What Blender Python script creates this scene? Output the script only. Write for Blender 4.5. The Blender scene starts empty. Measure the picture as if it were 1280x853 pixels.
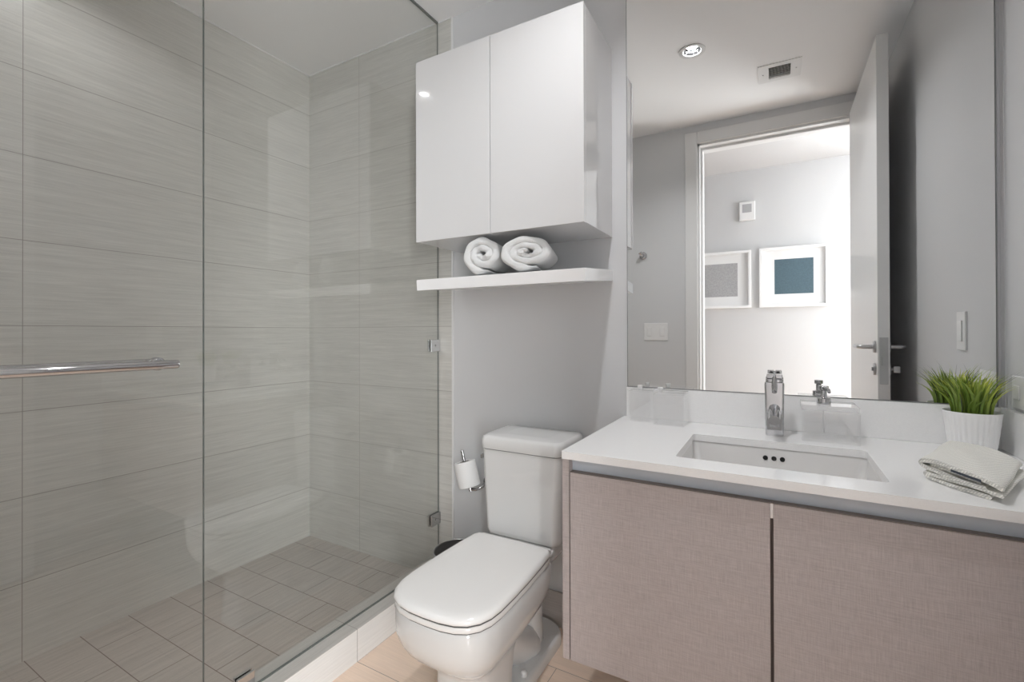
import bpy, bmesh, math, random
from mathutils import Vector, Matrix

random.seed(7)
SC = bpy.context.scene
COL = SC.collection

# ------------------------------------------------------------------ camera
CAM_H = 1.132
yaw, pitch, roll = 0.514101535, 0.00423382559, -0.00284019312
F_PX, HORIZON = 584.3177, 412.936
fw = Vector((-math.sin(yaw)*math.cos(pitch), math.cos(yaw)*math.cos(pitch), math.sin(pitch)))
r0 = Vector((math.cos(yaw), math.sin(yaw), 0)); u0 = r0.cross(fw)
rt = r0*math.cos(roll) + u0*math.sin(roll)
up = -r0*math.sin(roll) + u0*math.cos(roll)
cam_data = bpy.data.cameras.new('camera')
cam = bpy.data.objects.new('camera', cam_data)
COL.objects.link(cam)
cam.matrix_world = Matrix(((rt.x, up.x, -fw.x, 0), (rt.y, up.y, -fw.y, 0), (rt.z, up.z, -fw.z, CAM_H), (0, 0, 0, 1)))
cam_data.sensor_fit = 'HORIZONTAL'
cam_data.sensor_width = 36.0
cam_data.lens = F_PX/1280*36
cam_data.shift_y = (HORIZON - 426.5)/1280
cam_data.clip_start = 0.01
SC.camera = cam

# ------------------------------------------------------------------ world, lights, exposure
W = bpy.data.worlds.new('sky'); SC.world = W
W.use_nodes = True
W.node_tree.nodes['Background'].inputs[0].default_value = (0.80, 0.90, 1.0, 1)
W.node_tree.nodes['Background'].inputs[1].default_value = 1.2

def area(name, loc, direction, sx, sy, watts, color=(1, 1, 1), shape='RECTANGLE', spread=180):
    d = bpy.data.lights.new(name, 'AREA')
    d.shape = shape; d.size = sx
    if shape in ('RECTANGLE', 'ELLIPSE'): d.size_y = sy
    d.energy = watts; d.color = color; d.spread = math.radians(spread)
    o = bpy.data.objects.new(name, d); COL.objects.link(o)
    o.location = loc
    o.rotation_euler = Vector(direction).to_track_quat('-Z', 'Y').to_euler()
    return o
BATH_LAMP = (-0.355, 0.868); SHOWER_LAMP = (-1.795, 0.606)
CEIL = 2.521
area('bath_downlight_beam', (BATH_LAMP[0], BATH_LAMP[1], CEIL+0.020), (0, 0, -1), 0.050, 0, 8.0, (0.98, 0.985, 1.0), 'DISK')
area('shower_downlight_beam', (SHOWER_LAMP[0], SHOWER_LAMP[1], CEIL+0.020), (0, 0, -1), 0.050, 0, 2.0, (0.98, 0.985, 1.0), 'DISK')
area('window_daylight', (2.45, -0.68, 1.45), (-1, 0, 0), 0.9, 1.9, 7.0, (0.96, 0.98, 1.0))
area('second_window_daylight', (1.65, -1.40, 1.36), (0, 1, 0), 1.25, 1.95, 155.0, (0.96, 0.98, 1.0))

SC.view_settings.view_transform = 'Standard'
SC.view_settings.look = 'None'
SC.view_settings.gamma = 1.0
SC.view_settings.use_curve_mapping = False
SC.view_settings.exposure = 0.5
cy = SC.cycles
cy.use_denoising = True
cy.max_bounces = 16; cy.diffuse_bounces = 8; cy.glossy_bounces = 8
cy.transmission_bounces = 8; cy.transparent_max_bounces = 24
cy.sample_clamp_indirect = 4.0
cy.caustics_reflective = True; cy.caustics_refractive = False
cy.blur_glossy = 0.5

# ------------------------------------------------------------------ materials
def principled(name, color, rough=0.5, metal=0.0, spec=0.5, coat=0.0):
    m = bpy.data.materials.new(name); m.use_nodes = True
    b = m.node_tree.nodes['Principled BSDF']
    b.inputs['Base Color'].default_value = (*color, 1)
    b.inputs['Roughness'].default_value = rough
    b.inputs['Metallic'].default_value = metal
    b.inputs['Specular IOR Level'].default_value = spec
    b.inputs['Coat Weight'].default_value = coat
    return m
def nd(m, typ, **kw):
    n = m.node_tree.nodes.new(typ)
    for k, v in kw.items(): setattr(n, k, v)
    return n
def lk(m, a, b): m.node_tree.links.new(a, b)
def bsdf(m): return m.node_tree.nodes['Principled BSDF']
def mathn(m, op, a, b=None):
    n = nd(m, 'ShaderNodeMath', operation=op)
    for i, v in enumerate((a, b)):
        if v is None: continue
        if isinstance(v, (int, float)): n.inputs[i].default_value = v
        else: lk(m, v, n.inputs[i])
    return n.outputs[0]
def mixcol(m, fac, a, b, blend='MIX'):
    n = nd(m, 'ShaderNodeMix', data_type='RGBA', blend_type=blend)
    for key, v in ((0, fac), (6, a), (7, b)):
        if isinstance(v, (int, float)): n.inputs[key].default_value = v
        elif isinstance(v, tuple): n.inputs[key].default_value = (*v, 1)
        else: lk(m, v, n.inputs[key])
    return n.outputs[2]
def noise(m, vec, scale=5, detail=3, rough=0.5):
    n = nd(m, 'ShaderNodeTexNoise'); n.inputs['Scale'].default_value = scale
    n.inputs['Detail'].default_value = detail; n.inputs['Roughness'].default_value = rough
    if vec is not None: lk(m, vec, n.inputs['Vector'])
    return n.outputs['Fac']
def ramp(m, fac, lo, hi):
    n = nd(m, 'ShaderNodeMapRange'); lk(m, fac, n.inputs[0])
    n.inputs[1].default_value = lo; n.inputs[2].default_value = hi
    return n.outputs[0]
def bump(m, h, strength, dist=0.001):
    n = nd(m, 'ShaderNodeBump'); n.inputs['Strength'].default_value = strength
    n.inputs['Distance'].default_value = dist; lk(m, h, n.inputs['Height'])
    lk(m, n.outputs[0], bsdf(m).inputs['Normal'])
def uv_from_position(m, ua, va, uo=0.0, vo=0.0):
    g = nd(m, 'ShaderNodeNewGeometry'); s = nd(m, 'ShaderNodeSeparateXYZ'); lk(m, g.outputs['Position'], s.inputs[0])
    return mathn(m, 'SUBTRACT', s.outputs[ua], uo), mathn(m, 'SUBTRACT', s.outputs[va], vo)
def comb(m, a, b, c=0.0):
    n = nd(m, 'ShaderNodeCombineXYZ')
    for i, v in enumerate((a, b, c)):
        if isinstance(v, (int, float)): n.inputs[i].default_value = v
        else: lk(m, v, n.inputs[i])
    return n.outputs[0]

def tile_material(name, ua, va, uo, vo, bw, bh, color, mortar, offset=0.0, streak='u', rough=0.28, contrast=0.16, msize=0.0011, tile_var=0.04):
    """stone-look porcelain: long fine streaks, thin grout joints"""
    m = principled(name, color, rough)
    u, v = uv_from_position(m, ua, va, uo, vo)
    br = nd(m, 'ShaderNodeTexBrick'); br.offset = offset; br.offset_frequency = 2; br.squash = 1.0
    lk(m, comb(m, u, v), br.inputs['Vector'])
    br.inputs['Scale'].default_value = 1.0
    br.inputs['Mortar Size'].default_value = msize; br.inputs['Mortar Smooth'].default_value = 0.1
    br.inputs['Brick Width'].default_value = bw; br.inputs['Row Height'].default_value = bh
    br.inputs['Bias'].default_value = 0.0
    br.inputs['Color1'].default_value = (1, 1, 1, 1); br.inputs['Color2'].default_value = (1-tile_var,)*3 + (1,)
    br.inputs['Mortar'].default_value = (1, 1, 1, 1)
    a, b = (u, v) if streak == 'u' else (v, u)
    n1 = noise(m, comb(m, mathn(m, 'MULTIPLY', a, 7.0), mathn(m, 'MULTIPLY', b, 210.0)), 1.0, 4, 0.65)
    n2 = noise(m, comb(m, mathn(m, 'MULTIPLY', a, 2.5), mathn(m, 'MULTIPLY', b, 60.0)), 1.0, 3, 0.55)
    st = ramp(m, mathn(m, 'ADD', mathn(m, 'MULTIPLY', n1, 0.6), mathn(m, 'MULTIPLY', n2, 0.4)), 0.34, 0.66)
    dark = tuple(c*(1-contrast) for c in color); light = tuple(min(1, c*(1+contrast*0.55)) for c in color)
    base = mixcol(m, st, dark, light)
    base = mixcol(m, 1.0, base, br.outputs['Color'], 'MULTIPLY')
    base = mixcol(m, br.outputs['Fac'], base, mortar)
    lk(m, base, bsdf(m).inputs['Base Color'])
    bump(m, mathn(m, 'SUBTRACT', st, mathn(m, 'MULTIPLY', br.outputs['Fac'], 3.0)), 0.10, 0.0006)
    return m

TILE = (0.605, 0.597, 0.562)
TILE_H, TILE_Z0 = 0.2868, 0.298
M = {}
M['tile_left'] = tile_material('stone_tile_left', 1, 2, 0.556, TILE_Z0-TILE_H*2, 1.2, TILE_H, TILE, (0.27, 0.25, 0.23))
M['tile_back'] = tile_material('stone_tile_back', 0, 2, -1.814-1.2, TILE_Z0-TILE_H*2, 1.2, TILE_H, tuple(c*0.97 for c in TILE), (0.36, 0.34, 0.315))
M['tile_end'] = tile_material('stone_tile_end', 0, 2, -1.814-1.2, TILE_Z0-TILE_H*2, 1.2, TILE_H, TILE, (0.22, 0.20, 0.18))
M['tile_sfloor'] = tile_material('stone_tile_shower_floor', 0, 1, -2.05-0.31, 0.705-0.1445*9, 0.31, 0.1445, (0.50, 0.465, 0.43), (0.15, 0.105, 0.095), 0.5, 'v', 0.32, 0.24, 0.0014)
M['tile_curb_lit'] = tile_material('stone_tile_curb_lit_face', 1, 2, 1.14-1.2*3, -1, 1.2, 2.0, (0.86, 0.86, 0.85), (0.40, 0.39, 0.38), 0.0, 'u', 0.3, 0.08)  # same stone, lightened: the strong light on the curb face is in the colour
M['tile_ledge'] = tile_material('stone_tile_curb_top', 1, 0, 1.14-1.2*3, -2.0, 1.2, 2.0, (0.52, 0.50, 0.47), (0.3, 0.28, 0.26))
M['tile_floor'] = tile_material('stone_tile_floor', 0, 1, -1.258, 1.14-0.305*9, 0.61, 0.305, (0.88, 0.695, 0.56), (0.34, 0.27, 0.22), 0.5, 'u', 0.4, 0.10)
M['tile_base'] = tile_material('stone_tile_baseboard', 0, 2, -0.60, -1, 0.6, 2.0, (0.52, 0.48, 0.455), (0.25, 0.22, 0.2))

def paint(name, c, rough=0.6):
    m = principled(name, c, rough, spec=0.35)
    t = nd(m, 'ShaderNodeTexCoord')
    bump(m, noise(m, t.outputs['Object'], 220, 2), 0.05, 0.0006)
    return m
M['wall'] = paint('grey_wall_paint', (0.63, 0.635, 0.645), 0.45)
M['ceil'] = paint('white_ceiling_paint', (0.88, 0.88, 0.885), 0.8)
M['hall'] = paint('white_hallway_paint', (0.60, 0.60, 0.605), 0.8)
M['trim'] = principled('white_trim_paint', (0.72, 0.72, 0.72), 0.4)
M['door'] = principled('white_door_paint', (0.76, 0.76, 0.76), 0.35)
M['gloss_white'] = principled('white_lacquer', (0.68, 0.68, 0.685), 0.05, coat=0.2)
M['lacquer_seam'] = principled('grey_cabinet_carcass', (0.48, 0.48, 0.49), 0.3)
M['shelf'] = principled('white_shelf_lacquer', (0.88, 0.88, 0.885), 0.15)
M['ceramic'] = principled('white_vitreous_china', (0.74, 0.74, 0.735), 0.07, coat=0.4)
M['seat'] = principled('white_toilet_seat', (0.86, 0.85, 0.835), 0.16)
M['gap_shade'] = principled('painted_gap_shade', (0.10, 0.10, 0.10), 0.6)  # dark colour painted in for the shade in the toilet's seams
M['basin'] = principled('white_basin_china', (0.80, 0.79, 0.78), 0.10, coat=0.3)
M['chrome'] = principled('polished_chrome', (0.55, 0.55, 0.56), 0.05, 1.0)
M['steel'] = principled('brushed_steel', (0.52, 0.52, 0.53), 0.28, 1.0)
M['darksteel'] = principled('dark_bin_metal', (0.34, 0.33, 0.32), 0.3, 0.7)
M['alu'] = principled('grey_channel_lacquer', (0.62, 0.665, 0.725), 0.3)
M['mirror'] = principled('mirror_silver', (0.90, 0.905, 0.90), 0.0, 1.0)
M['mirror_edge'] = principled('mirror_dark_edge', (0.22, 0.23, 0.23), 0.3, 0.4)
M['plastic'] = principled('white_plastic', (0.78, 0.78, 0.78), 0.3)
M['plastic_grey'] = principled('grey_plastic_grille', (0.42, 0.42, 0.43), 0.5)
M['soil'] = principled('dark_soil', (0.02, 0.016, 0.012), 0.95)
M['pot'] = principled('white_glazed_pot', (0.93, 0.93, 0.93), 0.3)
M['paper'] = principled('toilet_paper', (0.85, 0.85, 0.845), 0.9)
M['card'] = principled('cardboard_core', (0.30, 0.27, 0.24), 0.9)
M['black'] = principled('black_hole', (0.01, 0.01, 0.01), 0.6)
M['frame'] = principled('white_picture_frame', (0.85, 0.85, 0.85), 0.4)
M['mat'] = principled('white_picture_mat', (0.80, 0.80, 0.80), 0.8)

def quartz():
    m = principled('white_quartz', (0.83, 0.825, 0.815), 0.14, coat=0.15)
    t = nd(m, 'ShaderNodeTexCoord')
    n = noise(m, t.outputs['Object'], 260, 2)
    lk(m, mixcol(m, ramp(m, n, 0.35, 0.65), (0.89, 0.89, 0.89), (0.91, 0.91, 0.91)), bsdf(m).inputs['Base Color'])
    return m
M['quartz'] = quartz()

def linen_laminate():
    m = principled('taupe_linen_laminate', (0.42, 0.35, 0.33), 0.45)
    g = nd(m, 'ShaderNodeNewGeometry'); s = nd(m, 'ShaderNodeSeparateXYZ'); lk(m, g.outputs['Position'], s.inputs[0])
    x, y, z = s.outputs
    h = mathn(m, 'ADD', x, y)
    a = noise(m, comb(m, mathn(m, 'MULTIPLY', h, 620.0), mathn(m, 'MULTIPLY', z, 26.0)), 1.0, 3, 0.6)
    b = noise(m, comb(m, mathn(m, 'MULTIPLY', h, 26.0), mathn(m, 'MULTIPLY', z, 620.0), 3.7), 1.0, 3, 0.6)
    w = ramp(m, mathn(m, 'ADD', mathn(m, 'MULTIPLY', a, 0.5), mathn(m, 'MULTIPLY', b, 0.5)), 0.34, 0.66)
    lk(m, mixcol(m, w, (0.39, 0.345, 0.337), (0.555, 0.50, 0.49)), bsdf(m).inputs['Base Color'])
    bump(m, w, 0.12, 0.0005)
    return m
M['linen'] = linen_laminate()
M['linen_dark'] = principled('taupe_edge_band', (0.20, 0.165, 0.15), 0.5)

def clear(name, tint, ior=1.5, rough=0.0, milky=0.0):
    m = bpy.data.materials.new(name); m.use_nodes = True
    nt = m.node_tree; nt.nodes.clear()
    out = nd(m, 'ShaderNodeOutputMaterial'); tr = nd(m, 'ShaderNodeBsdfTransparent'); gl = nd(m, 'ShaderNodeBsdfGlossy')
    tr.inputs[0].default_value = (*tint, 1); gl.inputs['Roughness'].default_value = rough
    gl.inputs[0].default_value = (1, 1, 1, 1)
    fr = nd(m, 'ShaderNodeFresnel'); fr.inputs[0].default_value = ior
    # the same reflectance for the entering and the leaving face of a thin pane
    g = nd(m, 'ShaderNodeNewGeometry')
    lw = nd(m, 'ShaderNodeLayerWeight'); lw.inputs[0].default_value = 0.5
    f1 = mathn(m, 'POWER', lw.outputs['Facing'], 5.0)
    fac = mathn(m, 'ADD', mathn(m, 'MULTIPLY', f1, 0.955), 0.045)
    mx = nd(m, 'ShaderNodeMixShader'); lk(m, fac, mx.inputs[0]); lk(m, tr.outputs[0], mx.inputs[1]); lk(m, gl.outputs[0], mx.inputs[2])
    nt.nodes.remove(fr); nt.nodes.remove(g)
    last = mx
    if milky:
        df = nd(m, 'ShaderNodeBsdfDiffuse'); df.inputs[0].default_value = (0.9, 0.9, 0.9, 1)
        m2 = nd(m, 'ShaderNodeMixShader'); m2.inputs[0].default_value = milky
        lk(m, mx.outputs[0], m2.inputs[1]); lk(m, df.outputs[0], m2.inputs[2]); last = m2
    lk(m, last.outputs[0], out.inputs[0])
    return m
M['glass'] = clear('shower_glass', (0.978, 0.981, 0.976))
M['glass_edge'] = principled('glass_cut_edge', (0.16, 0.175, 0.165), 0.15)
M['acrylic'] = clear('clear_acrylic', (0.985, 0.985, 0.985), milky=0.012)
M['acrylic_edge'] = clear('clear_acrylic_rim', (0.95, 0.95, 0.95), milky=0.25)

def terry(name, c, scale=420, strength=0.9, dist=0.004):
    m = principled(name, c, 0.95, spec=0.1)
    bsdf(m).inputs['Sheen Weight'].default_value = 0.3
    t = nd(m, 'ShaderNodeTexCoord')
    v = nd(m, 'ShaderNodeTexVoronoi'); v.inputs['Scale'].default_value = scale; lk(m, t.outputs['Object'], v.inputs['Vector'])
    h = mathn(m, 'ADD', mathn(m, 'MULTIPLY', v.outputs['Distance'], -1.0), mathn(m, 'MULTIPLY', noise(m, t.outputs['Object'], 60, 3), 0.8))
    bump(m, h, strength, dist)
    return m
M['terry'] = terry('grey_white_terry', (0.90, 0.91, 0.91))
def knit(name, c):
    m = principled(name, c, 0.95, spec=0.1)
    t = nd(m, 'ShaderNodeTexCoord'); mp = nd(m, 'ShaderNodeMapping'); lk(m, t.outputs['Object'], mp.inputs[0])
    w1 = nd(m, 'ShaderNodeTexWave', wave_type='BANDS', bands_direction='DIAGONAL'); w1.inputs['Scale'].default_value = 85; w1.inputs['Distortion'].default_value = 1.2
    w2 = nd(m, 'ShaderNodeTexWave', wave_type='BANDS', bands_direction='DIAGONAL'); w2.inputs['Scale'].default_value = 85; w2.inputs['Distortion'].default_value = 1.2
    mp.inputs['Scale'].default_value = (-1, 1, 1)
    lk(m, t.outputs['Object'], w1.inputs['Vector']); lk(m, mp.outputs[0], w2.inputs['Vector'])
    h = mathn(m, 'MULTIPLY', w1.outputs['Fac'], w2.outputs['Fac'])
    lk(m, mixcol(m, ramp(m, h, 0.0, 0.5), tuple(x*0.70 for x in c), c), bsdf(m).inputs['Base Color'])
    bump(m, h, 0.45, 0.0015)
    return m
M['knit'] = knit('cream_knit_cotton', (0.93, 0.92, 0.865))
M['knit_label'] = principled('slate_woven_tag', (0.05, 0.06, 0.075), 0.8)

def leaf_mat():
    m = principled('grass_blade', (0.15, 0.30, 0.03), 0.45)
    a = nd(m, 'ShaderNodeAttribute'); a.attribute_name = 'blade'
    s = nd(m, 'ShaderNodeSeparateColor'); lk(m, a.outputs['Color'], s.inputs[0])
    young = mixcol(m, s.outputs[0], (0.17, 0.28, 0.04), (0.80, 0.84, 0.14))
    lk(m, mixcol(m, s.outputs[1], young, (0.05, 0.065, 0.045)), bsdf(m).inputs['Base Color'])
    return m
M['leaf'] = leaf_mat()
def art(name, c):
    m = principled(name, c, 0.6)
    t = nd(m, 'ShaderNodeTexCoord')
    n = noise(m, t.outputs['Object'], 90, 4)
    lk(m, mixcol(m, ramp(m, n, 0.3, 0.7), tuple(x*0.85 for x in c), tuple(x*1.12 for x in c)), bsdf(m).inputs['Base Color'])
    return m
M['art_teal'] = art('teal_print', (0.075, 0.125, 0.155))
M['art_grey'] = art('grey_print', (0.40, 0.40, 0.405))
def lamp_mat():
    m = bpy.data.materials.new('lit_bulb'); m.use_nodes = True
    b = bsdf(m); b.inputs['Emission Color'].default_value = (1, 0.95, 0.88, 1); b.inputs['Emission Strength'].default_value = 6.0
    return m
M['bulb'] = lamp_mat()

# ------------------------------------------------------------------ mesh helpers
def add_box(bm, x0, x1, y0, y1, z0, z1, bevel=0.0, seg=2, mi=0):
    b2 = bmesh.new()
    bmesh.ops.create_cube(b2, size=1)
    for v in b2.verts:
        v.co = Vector((x0+(v.co.x+.5)*(x1-x0), y0+(v.co.y+.5)*(y1-y0), z0+(v.co.z+.5)*(z1-z0)))
    if bevel:
        bmesh.ops.bevel(b2, geom=list(b2.edges), offset=bevel, segments=seg, profile=0.5, affect='EDGES')
    for f in b2.faces:
        f.material_index = mi; f.smooth = bool(bevel)
    merge(bm, b2); return bm
def merge(bm, b2, mat=None):
    if mat is not None: bmesh.ops.transform(b2, matrix=mat, verts=b2.verts)
    me = bpy.data.meshes.new('tmp'); b2.to_mesh(me); b2.free(); bm.from_mesh(me); bpy.data.meshes.remove(me)
def add_tube(bm, pts, rad, seg=16, cap=True, mi=0):
    """round tube through points; rad is a number or one per point"""
    pts = [Vector(p) for p in pts]; n = len(pts)
    rads = rad if isinstance(rad, (list, tuple)) else [rad]*n
    prev = None; rings = []
    for i, p in enumerate(pts):
        t = (pts[min(i+1, n-1)]-pts[max(i-1, 0)]).normalized()
        if prev is None:
            a = t.orthogonal().normalized()
        else:
            a = (prev - t*prev.dot(t)).normalized()
        prev = a; b = t.cross(a)
        rings.append([bm.verts.new(p+(a*math.cos(2*math.pi*k/seg)+b*math.sin(2*math.pi*k/seg))*rads[i]) for k in range(seg)])
    for i in range(n-1):
        for k in range(seg):
            f = bm.faces.new((rings[i][k], rings[i][(k+1) % seg], rings[i+1][(k+1) % seg], rings[i+1][k])); f.smooth = True; f.material_index = mi
    if cap:
        for ring, flip in ((rings[0], True), (rings[-1], False)):
            f = bm.faces.new(ring[::-1] if flip else ring); f.material_index = mi
    return bm
def add_lathe(bm, prof, origin=(0, 0, 0), seg=40, mat=None, mi=0):
    """profile of (radius, height) turned about z"""
    b2 = bmesh.new(); rings = []
    for r, z in prof:
        if r < 1e-6: rings.append([b2.verts.new((0, 0, z))])
        else: rings.append([b2.verts.new((r*math.cos(2*math.pi*k/seg), r*math.sin(2*math.pi*k/seg), z)) for k in range(seg)])
    for A, B in zip(rings, rings[1:]):
        for k in range(seg):
            k2 = (k+1) % seg
            if len(A) == 1 and len(B) == 1: continue
            if len(A) == 1: f = b2.faces.new((A[0], B[k2], B[k]))
            elif len(B) == 1: f = b2.faces.new((A[k], A[k2], B[0]))
            else: f = b2.faces.new((A[k], A[k2], B[k2], B[k]))
            f.smooth = True; f.material_index = mi
    m = Matrix.Translation(origin) @ (mat if mat is not None else Matrix.Identity(4))
    merge(bm, b2, m); return bm
def add_loft(bm, loops, cap0=True, cap1=True, mi=0):
    rings = [[bm.verts.new(p) for p in L] for L in loops]
    n = len(rings[0])
    for A, B in zip(rings, rings[1:]):
        for k in range(n):
            f = bm.faces.new((A[k], A[(k+1) % n], B[(k+1) % n], B[k])); f.smooth = True; f.material_index = mi
    for ring, on, flip in ((rings[0], cap0, True), (rings[-1], cap1, False)):
        if on:
            f = bm.faces.new(ring[::-1] if flip else ring); f.material_index = mi; f.smooth = False
    return bm
def add_slab_with_holes(bm, outer, holes, z0, z1, mi=0):
    """flat slab between z0 and z1 with openings cut through it"""
    b2 = bmesh.new(); es = []
    for loop in [outer]+holes:
        vs = [b2.verts.new((x, y, z1)) for x, y in loop]
        es += [b2.edges.new((vs[i], vs[(i+1) % len(vs)])) for i in range(len(vs))]
    bmesh.ops.triangle_fill(b2, edges=es, use_beauty=True)
    r = bmesh.ops.extrude_face_region(b2, geom=list(b2.faces))
    for g in r['geom']:
        if isinstance(g, bmesh.types.BMVert): g.co.z = z0
    bmesh.ops.recalc_face_normals(b2, faces=b2.faces)
    for f in b2.faces: f.material_index = mi
    merge(bm, b2); return bm

def obj(name, bm, mats, parent=None, loc=None, subsurf=0, smooth_angle=None):
    """link bm (in world coordinates) as ONE mesh object with its origin at loc or at its parent"""
    if not isinstance(mats, (list, tuple)): mats = [mats]
    wl = Vector((0, 0, 0)); p = parent
    while p is not None: wl += p.location; p = p.parent
    base = Vector(loc) if loc is not None else wl
    bmesh.ops.recalc_face_normals(bm, faces=bm.faces)
    for v in bm.verts: v.co -= base
    me = bpy.data.meshes.new(name); bm.to_mesh(me); bm.free()
    for m in mats: me.materials.append(m)
    o = bpy.data.objects.new(name, me); COL.objects.link(o)
    o.parent = parent; o.location = base - wl
    wn = o.modifiers.new('weighted_normals', 'WEIGHTED_NORMAL'); wn.mode = 'FACE_AREA'; wn.weight = 80; wn.keep_sharp = True
    if subsurf:
        s = o.modifiers.new('subdivision', 'SUBSURF'); s.levels = subsurf; s.render_levels = subsurf
    return o
def thing(name, label, cat, loc, group=None):
    o = bpy.data.objects.new(name, None); COL.objects.link(o)
    o.empty_display_size = 0.05; o.location = loc
    return tag(o, label, cat, group)
def tag(o, label, cat, group=None):
    o['label'] = label; o['category'] = cat
    if group: o['group'] = group
    return o
def struct(name, bm, mats, parent=None):
    o = obj(name, bm, mats, parent)
    if parent is None: o['kind'] = 'structure'
    return o
def box(x0, x1, y0, y1, z0, z1, bevel=0.0, seg=2): return add_box(bmesh.new(), x0, x1, y0, y1, z0, z1, bevel, seg)
def circle(cx, cy_, r, n=40): return [(cx+r*math.cos(2*math.pi*k/n), cy_+r*math.sin(2*math.pi*k/n)) for k in range(n)]

# ------------------------------------------------------------------ the room
YB = 1.66          # back wall (mirror wall)
XL = -2.193        # shower's long tiled wall
XR = 0.511         # right wall
YF = -0.03         # bathroom face of the door wall
XG = -1.316        # shower glass plane
XC = -1.258        # outer face of the shower curb
SFZ = 0.037        # shower floor height
HALL_Y = -1.19     # far hallway wall
DX0, DX1, DZ = -0.455, 0.437, 2.39

struct('floor', box(XC, XR+0.10, YF-0.12, YB, -0.12, 0.0), M['tile_floor'])
struct('floor_hallway', box(-1.5, 2.55, HALL_Y-0.1, YF-0.12, -0.12, 0.0), M['tile_floor'])
struct('floor_shower', box(XL, XG-0.055, YF, YB, -0.12, SFZ), M['tile_sfloor'])
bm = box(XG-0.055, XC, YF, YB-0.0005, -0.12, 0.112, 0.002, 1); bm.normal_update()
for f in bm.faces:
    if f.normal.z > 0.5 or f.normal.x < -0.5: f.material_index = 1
struct('shower_curb', bm, [M['tile_curb_lit'], M['tile_ledge']])
struct('ceiling', add_slab_with_holes(bmesh.new(), [(XL-0.1, YF-0.12), (XR+0.1, YF-0.12), (XR+0.1, YB+0.1), (XL-0.1, YB+0.1)],
       [circle(*BATH_LAMP, 0.046), circle(*SHOWER_LAMP, 0.046), [(-0.03, 0.385), (0.075, 0.385), (0.075, 0.515), (-0.03, 0.515)]], CEIL, CEIL+0.12), M['ceil'])
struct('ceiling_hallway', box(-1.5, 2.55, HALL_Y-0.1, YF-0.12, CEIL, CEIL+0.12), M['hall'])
struct('wall_left', box(XL-0.1, XL, YF, YB, -0.12, CEIL), M['tile_left'])
bm = box(XL-0.1, -1.241, YB, YB+0.12, -0.12, CEIL)
struct('wall_back', bm, M['tile_back'])
struct('wall_back_painted', box(-1.241, XR+0.1, YB+0.002, YB+0.12, -0.12, CEIL), M['wall'])
struct('wall_right', box(XR, XR+0.1, YF, YB+0.002, -0.12, CEIL), M['wall'])
bm = bmesh.new()
add_box(bm, XL-0.1, DX0, YF-0.12, YF, -0.12, CEIL); add_box(bm, DX1, XR+0.1, YF-0.12, YF, -0.12, CEIL); add_box(bm, DX0, DX1, YF-0.12, YF, DZ, CEIL)
struct('wall_front', bm, [M['wall']])
bm = bmesh.new()
add_box(bm, -1.6, -1.5, HALL_Y, YF-0.12, -0.12, CEIL+0.12); add_box(bm, -1.6, 1.0, HALL_Y-0.1, HALL_Y, -0.12, CEIL+0.12); add_box(bm, 2.3, 2.55, HALL_Y-0.1, HALL_Y, -0.12, CEIL+0.12)
add_box(bm, 1.0, 2.3, HALL_Y-0.1, HALL_Y, -0.12, 0.35); add_box(bm, 1.0, 2.3, HALL_Y-0.1, HALL_Y, 2.38, CEIL+0.12)
add_box(bm, XR+0.1, 2.55, YF-0.12, YF-0.02, -0.12, CEIL+0.12)
struct('wall_hallway', bm, M['hall'])
# end wall of the hallway with its window opening
bm = bmesh.new()
add_box(bm, 2.55, 2.65, HALL_Y-0.1, -1.14, -0.12, CEIL+0.12); add_box(bm, 2.55, 2.65, -0.22, YF, -0.12, CEIL+0.12)
add_box(bm, 2.55, 2.65, -1.14, -0.22, -0.12, 0.45); add_box(bm, 2.55, 2.65, -1.14, -0.22, 2.42, CEIL+0.12)
struct('wall_hallway_end', bm, M['hall'])
bm = bmesh.new()
for y0, y1, z0, z1 in ((-1.14, -1.09, .45, 2.42), (-.27, -.22, .45, 2.42), (-1.09, -.27, .45, .50), (-1.09, -.27, 2.37, 2.42), (-.70, -.66, .50, 2.37)):
    add_box(bm, 2.56, 2.61, y0, y1, z0, z1)
w1 = struct('window_1', bm, M['trim'])
struct('pane', box(2.58, 2.586, -1.09, -0.27, 0.5, 2.37), M['glass'], w1)

bm = bmesh.new()
for x0, x1, z0, z1 in ((1.0, 1.05, .35, 2.38), (2.25, 2.3, .35, 2.38), (1.05, 2.25, .35, .40), (1.05, 2.25, 2.33, 2.38), (1.63, 1.67, .40, 2.33)):
    add_box(bm, x0, x1, HALL_Y-0.06, HALL_Y-0.02, z0, z1)
w2 = struct('window_2', bm, M['trim'])
struct('pane', box(1.05, 2.25, HALL_Y-0.043, HALL_Y-0.037, 0.40, 2.33), M['glass'], w2)

# doorway: jamb lining with stop, casing both sides
bm = bmesh.new()
for x0, x1 in ((DX0, DX0+0.014), (DX1-0.014, DX1)): add_box(bm, x0, x1, YF-0.12, YF, 0, DZ)
add_box(bm, DX0, DX1, YF-0.12, YF, DZ-0.014, DZ)
add_box(bm, DX0+0.014, DX0+0.028, YF-0.12, YF-0.05, 0, DZ-0.028, 0.002); add_box(bm, DX0+0.014, DX1-0.014, YF-0.12, YF-0.05, DZ-0.03, DZ-0.014, 0.002)
struct('trim_1', bm, M['trim'])
bm = bmesh.new()
for y0, y1 in ((YF, YF+0.014), (YF-0.134, YF-0.12)):
    add_box(bm, DX0-0.078, DX0, y0, y1, 0, DZ+0.08, 0.003); add_box(bm, DX1, XR-0.001, y0, y1, 0, DZ+0.08, 0.003); add_box(bm, DX0, DX1, y0, y1, DZ, DZ+0.08, 0.003)
struct('trim_2', bm, M['trim'])
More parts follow.
